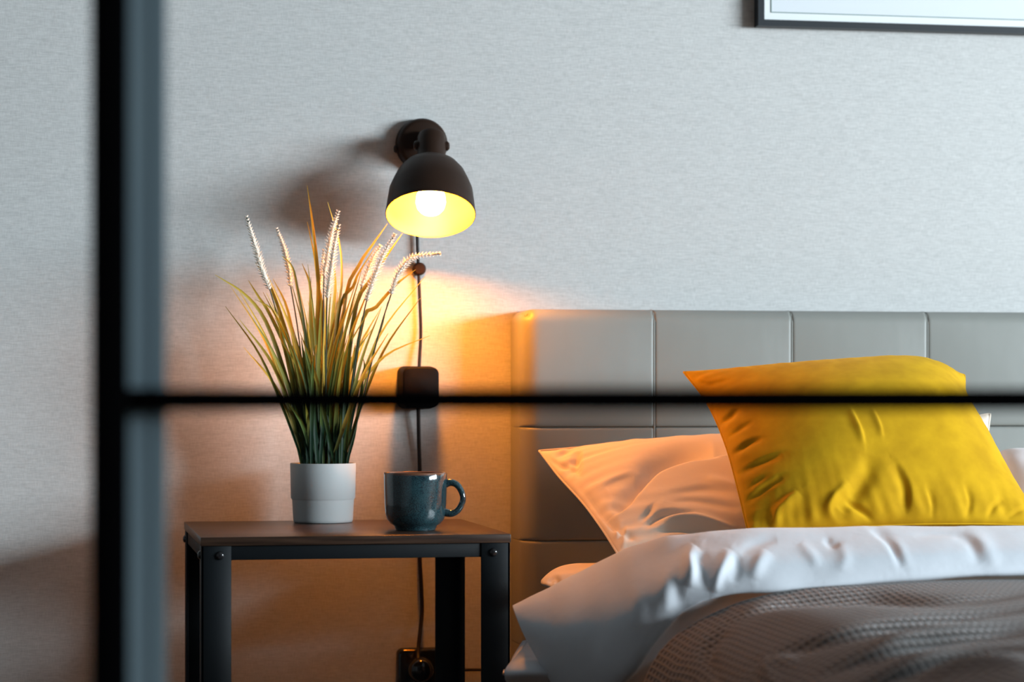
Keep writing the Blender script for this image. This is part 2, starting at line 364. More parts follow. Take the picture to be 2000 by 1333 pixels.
def pillow(name, top, right, bottom, left, T, mat, parent=None, nu=150, nv=110, folds=(), gather=(0, 0, 0, 0), gf=60, gl=0.12, pw=0.5, seed=1, noise=0.004, towards=-1, nk=14, edge=0.0):
    """closed cushion over a patch of four boundary curves (px,py,Y); top/bottom run left to right, left/right run down"""
    t, b = catmull(top, nu), catmull(bottom, nu); l, r = catmull(left, nv), catmull(right, nv)
    u = np.linspace(0, 1, nu)[None, :, None]; v = np.linspace(0, 1, nv)[:, None, None]
    S = (1-v)*t[None]+v*b[None]+(1-u)*l[:, None]+u*r[:, None]-((1-u)*(1-v)*t[0]+u*(1-v)*t[-1]+(1-u)*v*b[0]+u*v*b[-1])
    Wd = PN(S[..., 0], S[..., 1], S[..., 2])
    Nn = grid_normals(Wd); 
    if Nn[nv//2, nu//2, 1]*towards < 0: Nn = -Nn
    uu, vv = np.meshgrid(np.linspace(0, 1, nu), np.linspace(0, 1, nv))
    prof = (np.sin(PI*uu)*np.sin(PI*vv)+1e-9)**pw
    # keep the patch edge thin, swelling quickly
    pp = PX(Wd+Nn*(T*prof)[..., None])
    H = T*prof+fold_field(pp, folds)*np.clip(prof*2.5, 0, 1)+noise*soft_noise(uu, vv, nk, seed)*prof
    g = 0
    rg = np.random.default_rng(seed+50)
    def n1(x, f, ph): 
        s = 0
        for k, (a, q) in enumerate(((1, 1), (.7, 1.71), (.5, 2.63))): s = s+a*np.sin(x*f*q+ph[k])
        return s
    for amp, dist, along, fs in ((gather[0], vv, uu, 1.3), (gather[1], 1-uu, vv, 1), (gather[2], 1-vv, uu, 1.3), (gather[3], uu, vv, 1)):
        if amp: 
            along2 = along+0.25*dist*np.sin(5*along+rg.uniform(0, 6))
            g = g+amp*n1(along2, gf*fs, rg.uniform(0, 6, 3))*np.exp(-dist/gl)*np.clip(dist*22, 0, 1)
    H = H+g
    Fr = Wd+Nn*H[..., None]; Bk = Wd-Nn*(T*prof*0.9)[..., None]
    h, w_ = nv, nu; idx = np.arange(h*w_).reshape(h, w_)
    inner = np.zeros((h, w_), int)
    q = np.stack([idx[:-1, :-1], idx[:-1, 1:], idx[1:, 1:], idx[1:, :-1]], -1).reshape(-1, 4)
    back = idx+h*w_; back[0, :] = idx[0, :]; back[-1, :] = idx[-1, :]; back[:, 0] = idx[:, 0]; back[:, -1] = idx[:, -1]
    q2 = np.stack([back[:-1, :-1], back[1:, :-1], back[1:, 1:], back[:-1, 1:]], -1).reshape(-1, 4)
    V = np.vstack([Fr.reshape(-1, 3), Bk.reshape(-1, 3)])
    me = bpy.data.meshes.new(name); me.from_pydata(V.tolist(), [], np.vstack([q, q2]).tolist()); me.update()
    bm = bmesh.new(); bm.from_mesh(me)
    bmesh.ops.delete(bm, geom=[v_ for v_ in bm.verts if not v_.link_faces], context='VERTS')
    bmesh.ops.recalc_face_normals(bm, faces=bm.faces); bm.to_mesh(me); bm.free()
    o = link(name, me, mat, parent)
    border = np.vstack([Wd[0, :], Wd[1:, -1], Wd[-1, -2::-1], Wd[-2:0:-1, 0]])
    return o, border, Wd
def seam(border, r, mat, parent, name='piping'):
    pts = [Vector(p) for p in border[::2]]; pts.append(pts[0])
    return tube(name, pts, r, mat, parent, n=6)

# ------------------------------------------------------------------ the room
YW = 3.56
def struct(o, label=None): o['kind'] = 'structure'; return o
struct(box('wall_back', -1.9, 5.2, YW, YW+0.12, 0, 2.6, MT['wall']))
struct(box('floor', -1.9, 5.2, -2.6, YW+.12, -0.1, 0, MT['floor']))
struct(box('ceiling', -1.9, 5.2, -2.6, YW+.12, 2.6, 2.7, MT['ceil']))
struct(box('wall_left', -2.0, -1.9, -2.6, YW+.12, 0, 2.6, MT['plain']))
bm = bmesh.new()
WY0, WY1, WZ0, WZ1 = -1.58, 1.88, 0.94, 1.90
add_box(bm, 5.1, 5.2, -2.6, WY0, 0, 2.6); add_box(bm, 5.1, 5.2, WY1, YW, 0, 2.6)
add_box(bm, 5.1, 5.2, WY0, WY1, 0, WZ0); add_box(bm, 5.1, 5.2, WY0, WY1, WZ1, 2.6)
struct(from_bm('wall_right', bm, MT['plain']))
wf = bpy.data.objects.new('window_1', None); C.objects.link(wf); wf.location = (5.15, .15, WZ0); wf['kind'] = 'structure'
bm = bmesh.new()
for a in ((WY0, WY0+.05, WZ0, WZ1), (WY1-.05, WY1, WZ0, WZ1), (WY0, WY1, WZ0, WZ0+.05), (WY0, WY1, WZ1-.05, WZ1), (.12, .18, WZ0, WZ1)):
    add_box(bm, 5.125, 5.175, *a)
from_bm('window_frame', bm, MT['skirt'], wf)
for y0, y1 in ((WY0+.05, .12), (.18, WY1-.05)): box('pane', 5.148, 5.152, y0, y1, WZ0+.05, WZ1-.05, MT['glass'], wf)
struct(box('baseboard_back', -1.9, 5.1, YW-.012, YW, 0, 0.08, MT['skirt'], bevel=.003))

# ------------------------------------------------------------------ interior glass partition (out of focus, near)
YP = 1.52
a = P(179, 800, YP); b = P(249, 800, YP); e = P(297, 800, YP); g_ = P(325, 800, YP)
win = bpy.data.objects.new('window_2', None); C.objects.link(win); win.location = (a.x, YP, 0); win['kind'] = 'structure'
box('frame_post', a.x, b.x, YP-.02, YP+.02, 0, 2.6, MT['black'], win, bevel=.001)
bm = bmesh.new(); add_box(bm, b.x, e.x-.002, YP-.004, YP+.012, 0, 2.6); add_box(bm, e.x-.002, e.x+.001, YP+.002, YP+.012, 0, 2.6); add_box(bm, e.x+.001, g_.x, YP-.001, YP+.012, 0, 2.6)
tag(from_bm('glazing_strip', bm, MT['strip'], win), 'blue grey glazing strip beside the black post')
zb = ZC-(781-HZ)/F*1.56
box('glazing_bar', b.x, 5.06, YP-.018, YP-.005, zb-.0073, zb+.0073, MT['black'], win, bevel=.001)
box('frame_post', 5.06, 5.1, YP-.02, YP+.02, 0, 2.6, MT['black'], win, bevel=.001)
box('pane', b.x+.002, 5.06, YP+.001, YP+.005, zb, 2.58, MT['glass'], win)
box('pane', b.x+.002, 5.06, YP+.001, YP+.005, 0.02, zb-.0002, MT['glass'], win)

# ------------------------------------------------------------------ nightstand
TX0, TX1, TY0, TY1 = 0.1876, 0.590, 3.10, 3.49
TZ = 0.552; TT = 0.0112
ns = empty('nightstand', ((TX0+TX1)/2, (TY0+TY1)/2, 0), 'small bedside table with walnut top and charcoal metal legs', 'nightstand')
box('tabletop', TX0, TX1, TY0, TY1, TZ-TT, TZ, MT['walnut'], ns, bevel=.0006)
LW = 0.038; zt = TZ-TT
for (x0, y0) in ((TX0+.001, TY0+.002), (TX1-.001-LW, TY0+.002), (TX0+.001, TY1-.002-LW), (TX1-.001-LW, TY1-.002-LW)):
    # angle-iron leg: two flat flanges
    bm = bmesh.new(); left = x0 < .3; front = y0 < 3.3; t = .003
    xa = x0 if left else x0+LW-t; ya = y0 if front else y0+LW-t
    add_box(bm, x0, x0+LW, ya, ya+t, 0, zt, .0005, 1); add_box(bm, xa, xa+t, y0, y0+LW, 0, zt, .0005, 1)
    lg = auto(from_bm('leg', bm, MT['steel'], ns), 50)
    # bolts on both flanges
    zc2 = zt-.0125
    bx, by = x0+LW*.62 if left else x0+LW*.42, (y0 if front else y0+LW)
    pr = [(0, .0038), (.003, .0035), (.005, .0022), (.0058, 0), (.0058, -.001)]
    lathe('bolt', pr, MT['bolt'], lg, (bx, by, zc2), (0, -1 if front else 1, 0), 20)
    lathe('bolt', pr, MT['bolt'], lg, (x0 if left else x0+LW, y0+LW*.55, zc2), (-1 if left else 1, 0, 0), 20)
RH = 0.0185
for n_, (x0, x1, y0, y1) in {'front': (TX0+LW, TX1-LW, TY0+.004, TY0+.02), 'back': (TX0+LW, TX1-LW, TY1-.02, TY1-.004), 'left': (TX0+.003, TX0+.018, TY0+LW*.9, TY1-LW*.9), 'right': (TX1-.018, TX1-.003, TY0+LW*.9, TY1-LW*.9)}.items():
    box('rail', x0, x1, y0, y1, zt-RH, zt, MT['steel'], ns, bevel=.0008)
for y0 in (TY0+.004, TY1-.02): box('rail', TX0+LW, TX1-LW, y0, y0+.016, .10, .118, MT['steel'], ns, bevel=.0008)
for x0 in (TX0+.003, TX1-.018): box('rail', x0, x0+.015, TY0+LW*.9, TY1-LW*.9, .10, .118, MT['steel'], ns, bevel=.0008)

# ------------------------------------------------------------------ bed
HX0 = 0.676; HX1 = 2.40; HY0 = 3.465; HY1 = 3.555
bed = empty('bed', (1.5, 2.5, 0), 'double bed with grey taupe leather panelled headboard against the wall', 'bed')
zh = ZC+(HZ-603.5)/F*3.545
hb = box('headboard', HX0+.006, HX1-.006, HY0+.012, HY1, .05, zh-.006, MT['leather'], bed, bevel=.004)
colx = [HX0]
for px in (1278, 1547, 1812): colx.append(P(px, 700, HY0).x)
dx = colx[-1]-colx[-2]
while colx[-1]+dx < HX1-.04: colx.append(colx[-1]+dx)
colx[-1] = HX1
rowz = [zh]
for py, xx in ((835, 1150), (1057, 1080), (1262, 1020)): rowz.append(P(xx, py, HY0).z)
rowz.append(0.06)
def panel(x0, x1, z0, z1, left, top, right):
    bm = bmesh.new(); nx, nz = 40, 34
    # body with a softly crowned face: front vertices computed, sides run back to the board
    g = .0004
    xs = np.linspace(0, 1, nx); zs = np.linspace(0, 1, nz)
    xs = .5-.5*np.cos(PI*xs)*(1-.0)  ; zs = .5-.5*np.cos(PI*zs)
    X = x0+g+(x1-x0-2*g)*xs; Z = z0+g+(z1-z0-2*g)*zs
    rl = .026 if left else .0035; rt = .018 if top else .003; rr_ = .026 if right else .0035; rb = .003
    def drop(d, r): return 0 if d >= r else r-math.sqrt(max(0, r*r-(r-d)**2))
    vs = []
    for z in Z:
        row = []
        for x in X:
            dl, dr, dt, db = x-(x0+g), (x1-g)-x, (z1-g)-z, z-(z0+g)
            dep = min(max(drop(dl, rl), drop(dr, rr_), 0)+max(drop(dt, rt), drop(db, rb), 0), .03)
            cx_ = (x-(x0+x1)/2)/((x1-x0)/2); cz_ = (z-(z0+z1)/2)/((z1-z0)/2)
            dep -= .004*(1-cx_**2)*(1-cz_**2)
            xo, zo = x, z
            if left and top and dl < .02 and dt < .02:        # round the outline at the outer corner
                ax_, az_ = .02-dl, .02-dt; rad = math.hypot(ax_, az_); m = max(ax_, az_)
                if rad > 1e-9: xo = x0+g+.02-ax_*m/rad; zo = z1-g-.02+az_*m/rad
            row.append(bm.verts.new((xo, HY0+dep, zo)))
        vs.append(row)
    for j in range(nz-1):
        for i in range(nx-1): bm.faces.new((vs[j][i], vs[j][i+1], vs[j+1][i+1], vs[j+1][i]))
    ring = vs[0]+[vs[j][-1] for j in range(1, nz)]+vs[-1][-2::-1]+[vs[j][0] for j in range(nz-2, 0, -1)]
    yb = HY1 if (left or top or right) else HY0+.016
    bk = [bm.verts.new((v.co.x, yb, v.co.z)) for v in ring]
    for k in range(len(ring)): bm.faces.new((ring[k], bk[k], bk[(k+1) % len(bk)], ring[(k+1) % len(ring)]))
    bm.faces.new(bk)
    bmesh.ops.recalc_face_normals(bm, faces=bm.faces)
    return auto(from_bm('panel', bm, MT['leather'], hb), 60)
for j in range(len(rowz)-1):
    for i in range(len(colx)-1):
        panel(colx[i], colx[i+1], rowz[j+1], rowz[j], i == 0, j == 0, i == len(colx)-2)
for x in colx[1:-1]:
    tube('seam_piping', [(x, HY0+.0012, rowz[-1]), (x, HY0+.0012, rowz[0]-.018), (x, HY0+.0065, rowz[0]-.0062), (x, HY0+.018, rowz[0]-.001), (x, HY1-.001, rowz[0]-.001)], .0013, MT['leather'], hb, 6)
box('bed_base', .73, 2.35, 1.70, HY0-.002, .10, .27, MT['leather'], bed, bevel=.01, seg=3)
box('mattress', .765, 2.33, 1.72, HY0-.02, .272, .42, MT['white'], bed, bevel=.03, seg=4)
for x in (.80, 2.26):
    for y in (1.80, 3.35): box('leg', x, x+.05, y-.05, y, 0, .10, MT['steel'], bed)

# ------------------------------------------------------------------ pillows
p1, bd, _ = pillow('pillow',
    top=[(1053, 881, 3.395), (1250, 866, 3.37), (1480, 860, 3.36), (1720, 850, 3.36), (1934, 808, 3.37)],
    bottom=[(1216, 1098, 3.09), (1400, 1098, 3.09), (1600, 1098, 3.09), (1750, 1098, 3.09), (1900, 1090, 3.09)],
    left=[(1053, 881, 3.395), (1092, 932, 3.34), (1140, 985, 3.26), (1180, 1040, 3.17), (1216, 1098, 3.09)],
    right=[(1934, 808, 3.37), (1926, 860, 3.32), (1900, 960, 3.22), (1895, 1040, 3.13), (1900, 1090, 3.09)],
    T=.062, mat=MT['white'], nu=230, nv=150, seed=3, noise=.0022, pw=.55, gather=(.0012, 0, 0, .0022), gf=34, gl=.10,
    folds=[(a_, 1.5*m_, l_, r_) for a_, m_, l_, r_ in [
        ([(1400, 888), (1344, 893), (1290, 912), (1262, 936), (1240, 962), (1218, 990), (1195, 1008)], -.017, 4, 24),
        ([(1180, 955), (1200, 940), (1240, 922)], -.004, 5, 14),
        ([(1130, 880), (1128, 900), (1132, 915)], -.009, 5, 12), ([(1080, 898), (1105, 880), (1130, 858)], -.010, 5, 10),
        ([(1060, 888), (1090, 905), (1125, 915)], -.009, 4, 8), ([(1100, 930), (1125, 915), (1130, 935)], -.006, 6, 10),
        ([(1128, 950), (1165, 995), (1200, 1030), (1240, 1058)], -.008, 8, 6),
        ([(1260, 1028), (1285, 1005), (1310, 998), (1360, 1000)], -.006, 4, 10),
        ([(1290, 1020), (1330, 1012), (1400, 1030), (1440, 1045)], .007, 14, 6),
        ([(1280, 1038), (1330, 1030), (1400, 1042)], -.006, 5, 8),
        ([(1310, 978), (1360, 972), (1450, 992)], -.003, 6, 12), ([(1300, 962), (1380, 950), (1440, 962)], -.0025, 6, 12),
        ([(1250, 1015), (1265, 1000), (1280, 980)], -.003, 4, 7), ([(1380, 930), (1430, 948), (1450, 960)], .003, 10, 6),
        ([(1200, 1070), (1205, 1040), (1212, 1020)], .004, 4, 5), ([(1215, 1075), (1220, 1045), (1222, 1030)], .004, 4, 5)]])
tag(p1, 'white cotton pillow with deep folds lit orange, leaning behind the yellow cushion', 'pillow')
seam(bd, .0016, MT['white'], p1)
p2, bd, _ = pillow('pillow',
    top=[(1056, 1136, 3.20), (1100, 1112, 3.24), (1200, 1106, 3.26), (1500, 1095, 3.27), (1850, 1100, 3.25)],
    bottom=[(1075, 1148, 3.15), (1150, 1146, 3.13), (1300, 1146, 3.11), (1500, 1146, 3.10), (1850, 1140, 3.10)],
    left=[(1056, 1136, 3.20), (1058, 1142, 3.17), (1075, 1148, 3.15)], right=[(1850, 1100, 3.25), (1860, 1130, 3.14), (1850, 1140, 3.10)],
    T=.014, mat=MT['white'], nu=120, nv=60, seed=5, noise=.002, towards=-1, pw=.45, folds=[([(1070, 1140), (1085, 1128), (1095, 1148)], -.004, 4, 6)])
tag(p2, 'flat white pillow at the bottom, its rounded orange-lit corner above the folded duvet', 'pillow')
p3, bd, _ = pillow('pillow',
    top=[(1938, 902, 3.30), (1960, 886, 3.31), (2020, 893, 3.33), (2200, 895, 3.34), (2460, 900, 3.34)],
    bottom=[(1990, 1120, 3.03), (2100, 1130, 3.03), (2200, 1130, 3.03), (2300, 1130, 3.03), (2520, 1130, 3.03)],
    left=[(1938, 902, 3.30), (1955, 960, 3.22), (1990, 1120, 3.03)], right=[(2460, 900, 3.34), (2480, 1000, 3.2), (2520, 1130, 3.03)],
    T=.045, mat=MT['white2'], nu=90, nv=70, seed=9, noise=.002)
tag(p3, 'bright white pillow at the right edge of the photo, behind the cushion', 'pillow')

cu, bd, _ = pillow('cushion',
    top=[(1335, 727, 3.28), (1480, 722, 3.24), (1640, 714, 3.22), (1790, 706, 3.22), (1884, 733, 3.24)],
    bottom=[(1463, 1050, 3.02), (1600, 1036, 3.0), (1750, 1026, 2.99), (1900, 1024, 2.985), (2040, 1027, 2.985)],
    left=[(1335, 727, 3.28), (1382, 790, 3.22), (1417, 870, 3.14), (1442, 960, 3.07), (1463, 1050, 3.02)],
    right=[(1884, 733, 3.24), (1890, 790, 3.18), (1935, 868, 3.11), (1985, 950, 3.05), (2040, 1027, 2.985)],
    T=.062, mat=MT['velvet'], nu=260, nv=200, seed=12, noise=.0016, pw=.52, nk=11,
    gather=(.0004, .0004, .0014, .0010), gf=42, gl=.085,
    folds=[(a_, (.8 if a_[0][0] < 1480 else 1.15)*m_, l_*.6, r_*.8) for a_, m_, l_, r_ in [([(1340, 735), (1360, 745), (1395, 750)], -.007, 5, 7), ([(1365, 765), (1385, 750), (1420, 742)], -.004, 6, 8),
           ([(1395, 835), (1420, 815), (1445, 795)], -.009, 7, 9), ([(1428, 890), (1460, 865), (1490, 855)], -.008, 7, 9),
           ([(1415, 860), (1440, 840), (1470, 822)], -.004, 6, 8), ([(1435, 930), (1480, 905), (1530, 885)], -.006, 9, 12),
           ([(1452, 985), (1490, 955), (1530, 930)], -.006, 8, 10), ([(1458, 960), (1480, 940), (1500, 930)], -.003, 6, 6),
           ([(1660, 800), (1680, 840), (1688, 870)], .0028, 5, 12), ([(1703, 800), (1718, 830), (1724, 855)], .002, 5, 10),
           ([(1700, 885), (1690, 930), (1640, 1000)], -.007, 34, 22), ([(1745, 900), (1770, 950), (1768, 1010)], -.006, 12, 16),
           ([(1650, 970), (1690, 1000), (1710, 1030)], -.005, 10, 10), ([(1640, 1040), (1620, 990), (1660, 940)], .005, 16, 10),
           ([(1505, 1040), (1520, 1000), (1560, 960)], .006, 14, 18), ([(1820, 1025), (1822, 985), (1812, 950)], -.003, 8, 9),
           ([(1885, 1020), (1895, 980), (1885, 945)], -.003, 8, 9), ([(1925, 1020), (1940, 990), (1960, 975)], -.004, 8, 9),
           ([(1965, 1015), (1985, 1000), (2010, 990)], -.005, 6, 8), ([(1830, 760), (1860, 775), (1884, 790)], -.004, 10, 12)]])
tag(cu, 'mustard yellow velvet cushion leaning against the white pillows', 'cushion')
seam(bd, .0013, MT['velvet'], cu)

# ------------------------------------------------------------------ blanket
sec = catmull([(2.42, .30), (2.38, .45), (2.20, .508), (1.70, .510), (1.25, .508), (1.0, .507), (.86, .502), (.775, .482), (.70, .43), (.668, .34), (.655, .24), (.648, .14), (.645, .08)], 330)
yy = np.linspace(2.755, 1.63, 300)
G = np.zeros((300, 330, 3)); G[..., 0] = sec[None, :, 0]; G[..., 2] = sec[None, :, 1]; G[..., 1] = yy[:, None]
Nn = grid_normals(G)
if Nn[150, 100, 2] < 0: Nn = -Nn
sa = np.concatenate([[0], np.cumsum(np.linalg.norm(np.diff(sec, axis=0), axis=1))])[None, :]
U, Vv = np.broadcast_to(sa, (300, 330)), np.broadcast_to(yy[:, None], (300, 330))
side = np.clip((.95-G[..., 0])/.25, 0, 1)
hh = .0045*soft_noise(U, Vv, 9, 21)*(1-side)
# long soft drapes that leave the top edge and sweep towards the foot end down the side
bfolds = [([(1420, 1215), (1530, 1172), (1680, 1160), (1850, 1168), (2040, 1158)], -.011, 7, 12), ([(1310, 1230), (1400, 1165), (1560, 1147), (1800, 1142), (2050, 1132)], .005, 10, 10),
    ([(1480, 1290), (1590, 1252), (1680, 1225), (1800, 1205), (2050, 1188)], -.013, 8, 18), ([(1600, 1320), (1700, 1275), (1800, 1243), (1920, 1228), (2060, 1222)], -.014, 9, 16),
    ([(1650, 1360), (1740, 1315), (1830, 1278), (1930, 1262), (2060, 1258)], -.013, 9, 16), ([(1700, 1245), (1800, 1225), (1950, 1208), (2060, 1205)], .007, 10, 10),
    ([(1400, 1330), (1380, 1270), (1420, 1225)], -.008, 10, 14), ([(1520, 1350), (1500, 1300), (1560, 1275)], .007, 16, 16), ([(1790, 1333), (1880, 1300), (2050, 1290)], .008, 14, 12)]
hh += fold_field(PX(G), bfolds)
G = G+Nn*hh[..., None]
me = sheet_mesh('blanket', G, .006, Nn)
bl = link('blanket', me, MT['waffle']); tag(bl, 'dark brown grey waffle-knit blanket draped over the side of the bed', 'blanket')

# ------------------------------------------------------------------ duvet, folded back
cols = dict(
 A=[(1012, 1196, 2.93), (1085, 1162, 2.98), (1165, 1125, 3.02), (1245, 1100, 2.98), (1335, 1090, 2.95), (1450, 1085, 2.93), (1600, 1084, 2.92), (1800, 1080, 2.92), (2050, 1080, 2.92), (2350, 1080, 2.92)],
 B=[(1001, 1183, 2.86), (1080, 1143, 2.90), (1160, 1103, 2.94), (1240, 1065, 2.93), (1330, 1044, 2.91), (1450, 1034, 2.89), (1600, 1031, 2.88), (1800, 1028, 2.88), (2050, 1029, 2.88), (2350, 1030, 2.88)],
 C=[(1009, 1207, 2.83), (1092, 1182, 2.84), (1172, 1146, 2.85), (1250, 1106, 2.86), (1338, 1075, 2.86), (1450, 1058, 2.84), (1600, 1055, 2.83), (1800, 1050, 2.82), (2050, 1050, 2.82), (2350, 1050, 2.82)],
 D=[(1032, 1258, 2.81), (1106, 1250, 2.80), (1190, 1225, 2.79), (1270, 1170, 2.79), (1345, 1118, 2.80), (1452, 1103, 2.79), (1602, 1098, 2.78), (1800, 1088, 2.77), (2050, 1083, 2.77), (2350, 1083, 2.77)],
 E=[(1085, 1352, 2.80), (1150, 1352, 2.79), (1218, 1325, 2.78), (1296, 1232, 2.79), (1358, 1176, 2.79), (1458, 1158, 2.77), (1605, 1150, 2.76), (1800, 1136, 2.76), (2050, 1123, 2.76), (2350, 1119, 2.78)],
 Z=[(1092, 1358, 2.84), (1160, 1358, 2.84), (1226, 1334, 2.84), (1302, 1236, 2.83), (1364, 1180, 2.80), (1460, 1156, 2.81), (1606, 1146, 2.81), (1800, 1122, 2.84), (2050, 1112, 2.84), (2350, 1112, 2.84)])
cols['Y'] = [(x+4, y+34, Y+.06) for x, y, Y in cols['Z']]      # hangs down behind the blanket's edge
for k_ in cols:       # the hanging corner turns back towards the nightstand
    cols[k_] = [(x, y, Y+(.85 if k_ == 'A' else 1)*[.15, .105, .06, .02, 0, 0, 0, 0, 0, 0][i_]) for i_, (x, y, Y) in enumerate(cols[k_])]
G = loft(list(cols.values()), 420, 140)
for _ in range(40):
    G[:, 1:-1] = .5*G[:, 1:-1]+.25*(G[:, :-2]+G[:, 2:])
for _ in range(10):
    G[1:-1] = .5*G[1:-1]+.25*(G[:-2]+G[2:])
Nn = grid_normals(G)
if Nn[50, 200, 1] > 0: Nn = -Nn
pp = PX(G)
folds = [([(1345, 1150), (1352, 1120), (1350, 1090), (1365, 1070)], .016, 12, 9), ([(1380, 1150), (1372, 1110), (1365, 1080)], -.012, 9, 12),
         ([(1395, 1160), (1402, 1130), (1420, 1095), (1430, 1075)], .013, 11, 8), ([(1430, 1140), (1440, 1110), (1435, 1085)], -.007, 8, 9),
         ([(1470, 1135), (1480, 1105), (1500, 1075)], .010, 10, 12), ([(1445, 1085), (1470, 1065), (1520, 1052)], -.006, 8, 8),
         ([(1305, 1200), (1300, 1150), (1308, 1110)], .009, 9, 14), ([(1325, 1180), (1322, 1140), (1330, 1105)], -.010, 9, 9),
         ([(1240, 1230), (1246, 1180), (1240, 1140)], .010, 14, 12), ([(1268, 1220), (1270, 1170), (1275, 1130)], -.009, 11, 10),
         ([(1200, 1260), (1205, 1200), (1200, 1160)], .006, 12, 14), ([(1160, 1290), (1165, 1220), (1155, 1180)], -.006, 12, 14),
         ([(1115, 1300), (1120, 1240), (1112, 1195)], .006, 10, 14), ([(1080, 1260), (1078, 1220), (1070, 1190)], -.005, 9, 10),
         ([(1210, 1330), (1180, 1290), (1190, 1240)], .009, 14, 14), ([(1040, 1250), (1036, 1220), (1030, 1200)], .004, 9, 9),
         ([(1700, 1032), (1735, 1060), (1750, 1085), (1762, 1112)], -.010, 10, 5), ([(1715, 1045), (1750, 1065), (1775, 1110)], .005, 8, 12),
         ([(1860, 1042), (1895, 1060), (1915, 1105)], -.006, 7, 10), ([(1880, 1035), (1915, 1055), (1945, 1110)], .005, 12, 8),
         ([(1610, 1050), (1625, 1065), (1640, 1060)], -.006, 6, 6), ([(1560, 1060), (1585, 1085), (1600, 1110)], .005, 9, 9),
         ([(1640, 1120), (1650, 1090), (1640, 1060)], .004, 10, 10), ([(1780, 1045), (1850, 1043), (1880, 1048)], -.004, 5, 5)]
folds = [(a_, m_*(.16 if a_[0][0] < 1300 else .22 if a_[0][0] < 1340 else .42 if a_[0][0] < 1500 else .4), l_*1.25, r_*1.25) for a_, m_, l_, r_ in folds]
H = fold_field(pp, folds)
uu, vv = np.meshgrid(np.linspace(0, 1, 420), np.linspace(0, 1, 140))
H += .001*soft_noise(uu*6, vv*1.2, 9, 33)*np.clip(4*vv*(1-vv)*1.3, 0, 1)
G2 = G+Nn*H[..., None]
me = sheet_mesh('duvet', G2, .009, Nn)
dv = link('duvet', me, MT['duvet']); tag(dv, 'pale grey cotton duvet folded back, its corner hanging off the left side of the bed', 'duvet')
und = loft([[(1036, 1249, 3.01), (1062, 1262, 3.03), (1092, 1290, 3.05)],
            [(1012, 1276, 2.98), (1040, 1284, 2.99), (1085, 1292, 3.01)],
            [(988, 1306, 2.95), (1025, 1293, 2.96), (1080, 1292, 2.97)],
            [(986, 1325, 2.95), (1025, 1318, 2.94), (1085, 1318, 2.95)],
            [(996, 1345, 2.98), (1030, 1345, 2.98), (1090, 1345, 2.98)]], 60, 70)
nu_ = grid_normals(und)
if nu_[40, 30, 1] > 0: nu_ = -nu_
link('under_fold', sheet_mesh('under_fold', und, .012, nu_), MT['duvet'], dv)

# ------------------------------------------------------------------ wall lamp
YB = YW
base_c = P(822, 283, YB)
O = P(841, 419, 3.432)                                   # centre of the shade's mouth
Nk = P(843, 267, 3.492)                                  # top of the neck
ax = (Nk-O); LEN = ax.length; ax.normalize()
lamp = empty('wall_lamp', base_c, 'dark bronze dome wall lamp switched on above the nightstand', 'wall lamp')
lathe('wall_plate', [(0, .024), (.030, .024), (.0345, .022), (.0375, .017), (.0385, 0), (0, 0)], MT['lamp'], lamp, base_c, (0, -1, 0), 56)
jc = Vector((base_c.x+.006, Nk.y-.001, Nk.z-.006))
tube('arm', [base_c+Vector((.002, -.020, .002)), (base_c+jc)/2+Vector((0, 0, .006)), jc], .013, MT['lamp'], lamp, 20)
R0 = .0648
outer = [(.0190, LEN+.002), (.0203, LEN-.001), (.0207, LEN-.010), (.0207, LEN-.030), (.0200, LEN-.036), (.0212, LEN-.042), (.0300, LEN-.046), (.0400, LEN-.053), (.0490, LEN-.065), (.0555, LEN-.080), (.0602, .040), (.0630, .018), (.0642, .006), (R0, .003), (R0, 0), (R0-.0012, -.0003)]
lathe('neck', [(0, LEN+.004)]+[(r, h) for r, h in outer[:6]]+[(.0205, LEN-.043), (0, LEN-.043)], MT['lamp'], lamp, O, ax, 48)
shade = lathe('lamp_shade', outer[5:], MT['lamp'], lamp, O, ax, 96)
inn = [(r-.0014, h-.0006 if h > .004 else h) for r, h in outer[6:]][::-1]
inn[0] = (R0-.0012, -.0003)
t_ = lathe('inner_lining', inn+[(.016, LEN-.048), (0, LEN-.048)], MT['inner'], shade, O, ax, 96); t_['label'] = 'bright yellow inside of the shade'
for s in (-1, 1):      # pivot knobs either side of the neck
    kc = O+ax*(LEN-.016)+Vector((s*.0195, 0, 0))
    lathe('knob', [(0, .007), (.005, .0065), (.0072, .004), (.0072, 0), (0, 0)], MT['lamp'], lamp, kc, (s, 0, 0), 20)
lathe('knob', [(0, .005), (.004, .0045), (.006, .003), (.006, 0), (0, 0)], MT['lamp'], lamp, base_c+Vector((-.0375, -.012, -.008)), (-1, 0, 0), 18)
# bulb: frosted glass seen burning
bulb = [(0, .002), (.008, .003), (.015, .006), (.0195, .012), (.0215, .020), (.0205, .031), (.0155, .044), (.0125, .052), (0, .052)]
mb = M('glowing_bulb_glass', (1, .9, .7), .3, emit=((1.0, 0.31, 0.02), 720))
lathe('bulb', bulb, mb, lamp, O, ax, 32)
lathe('bulb_socket', [(0, .052), (.0135, .052), (.0135, LEN-.046), (0, LEN-.046)], MT['plastic'], lamp, O, ax, 24)

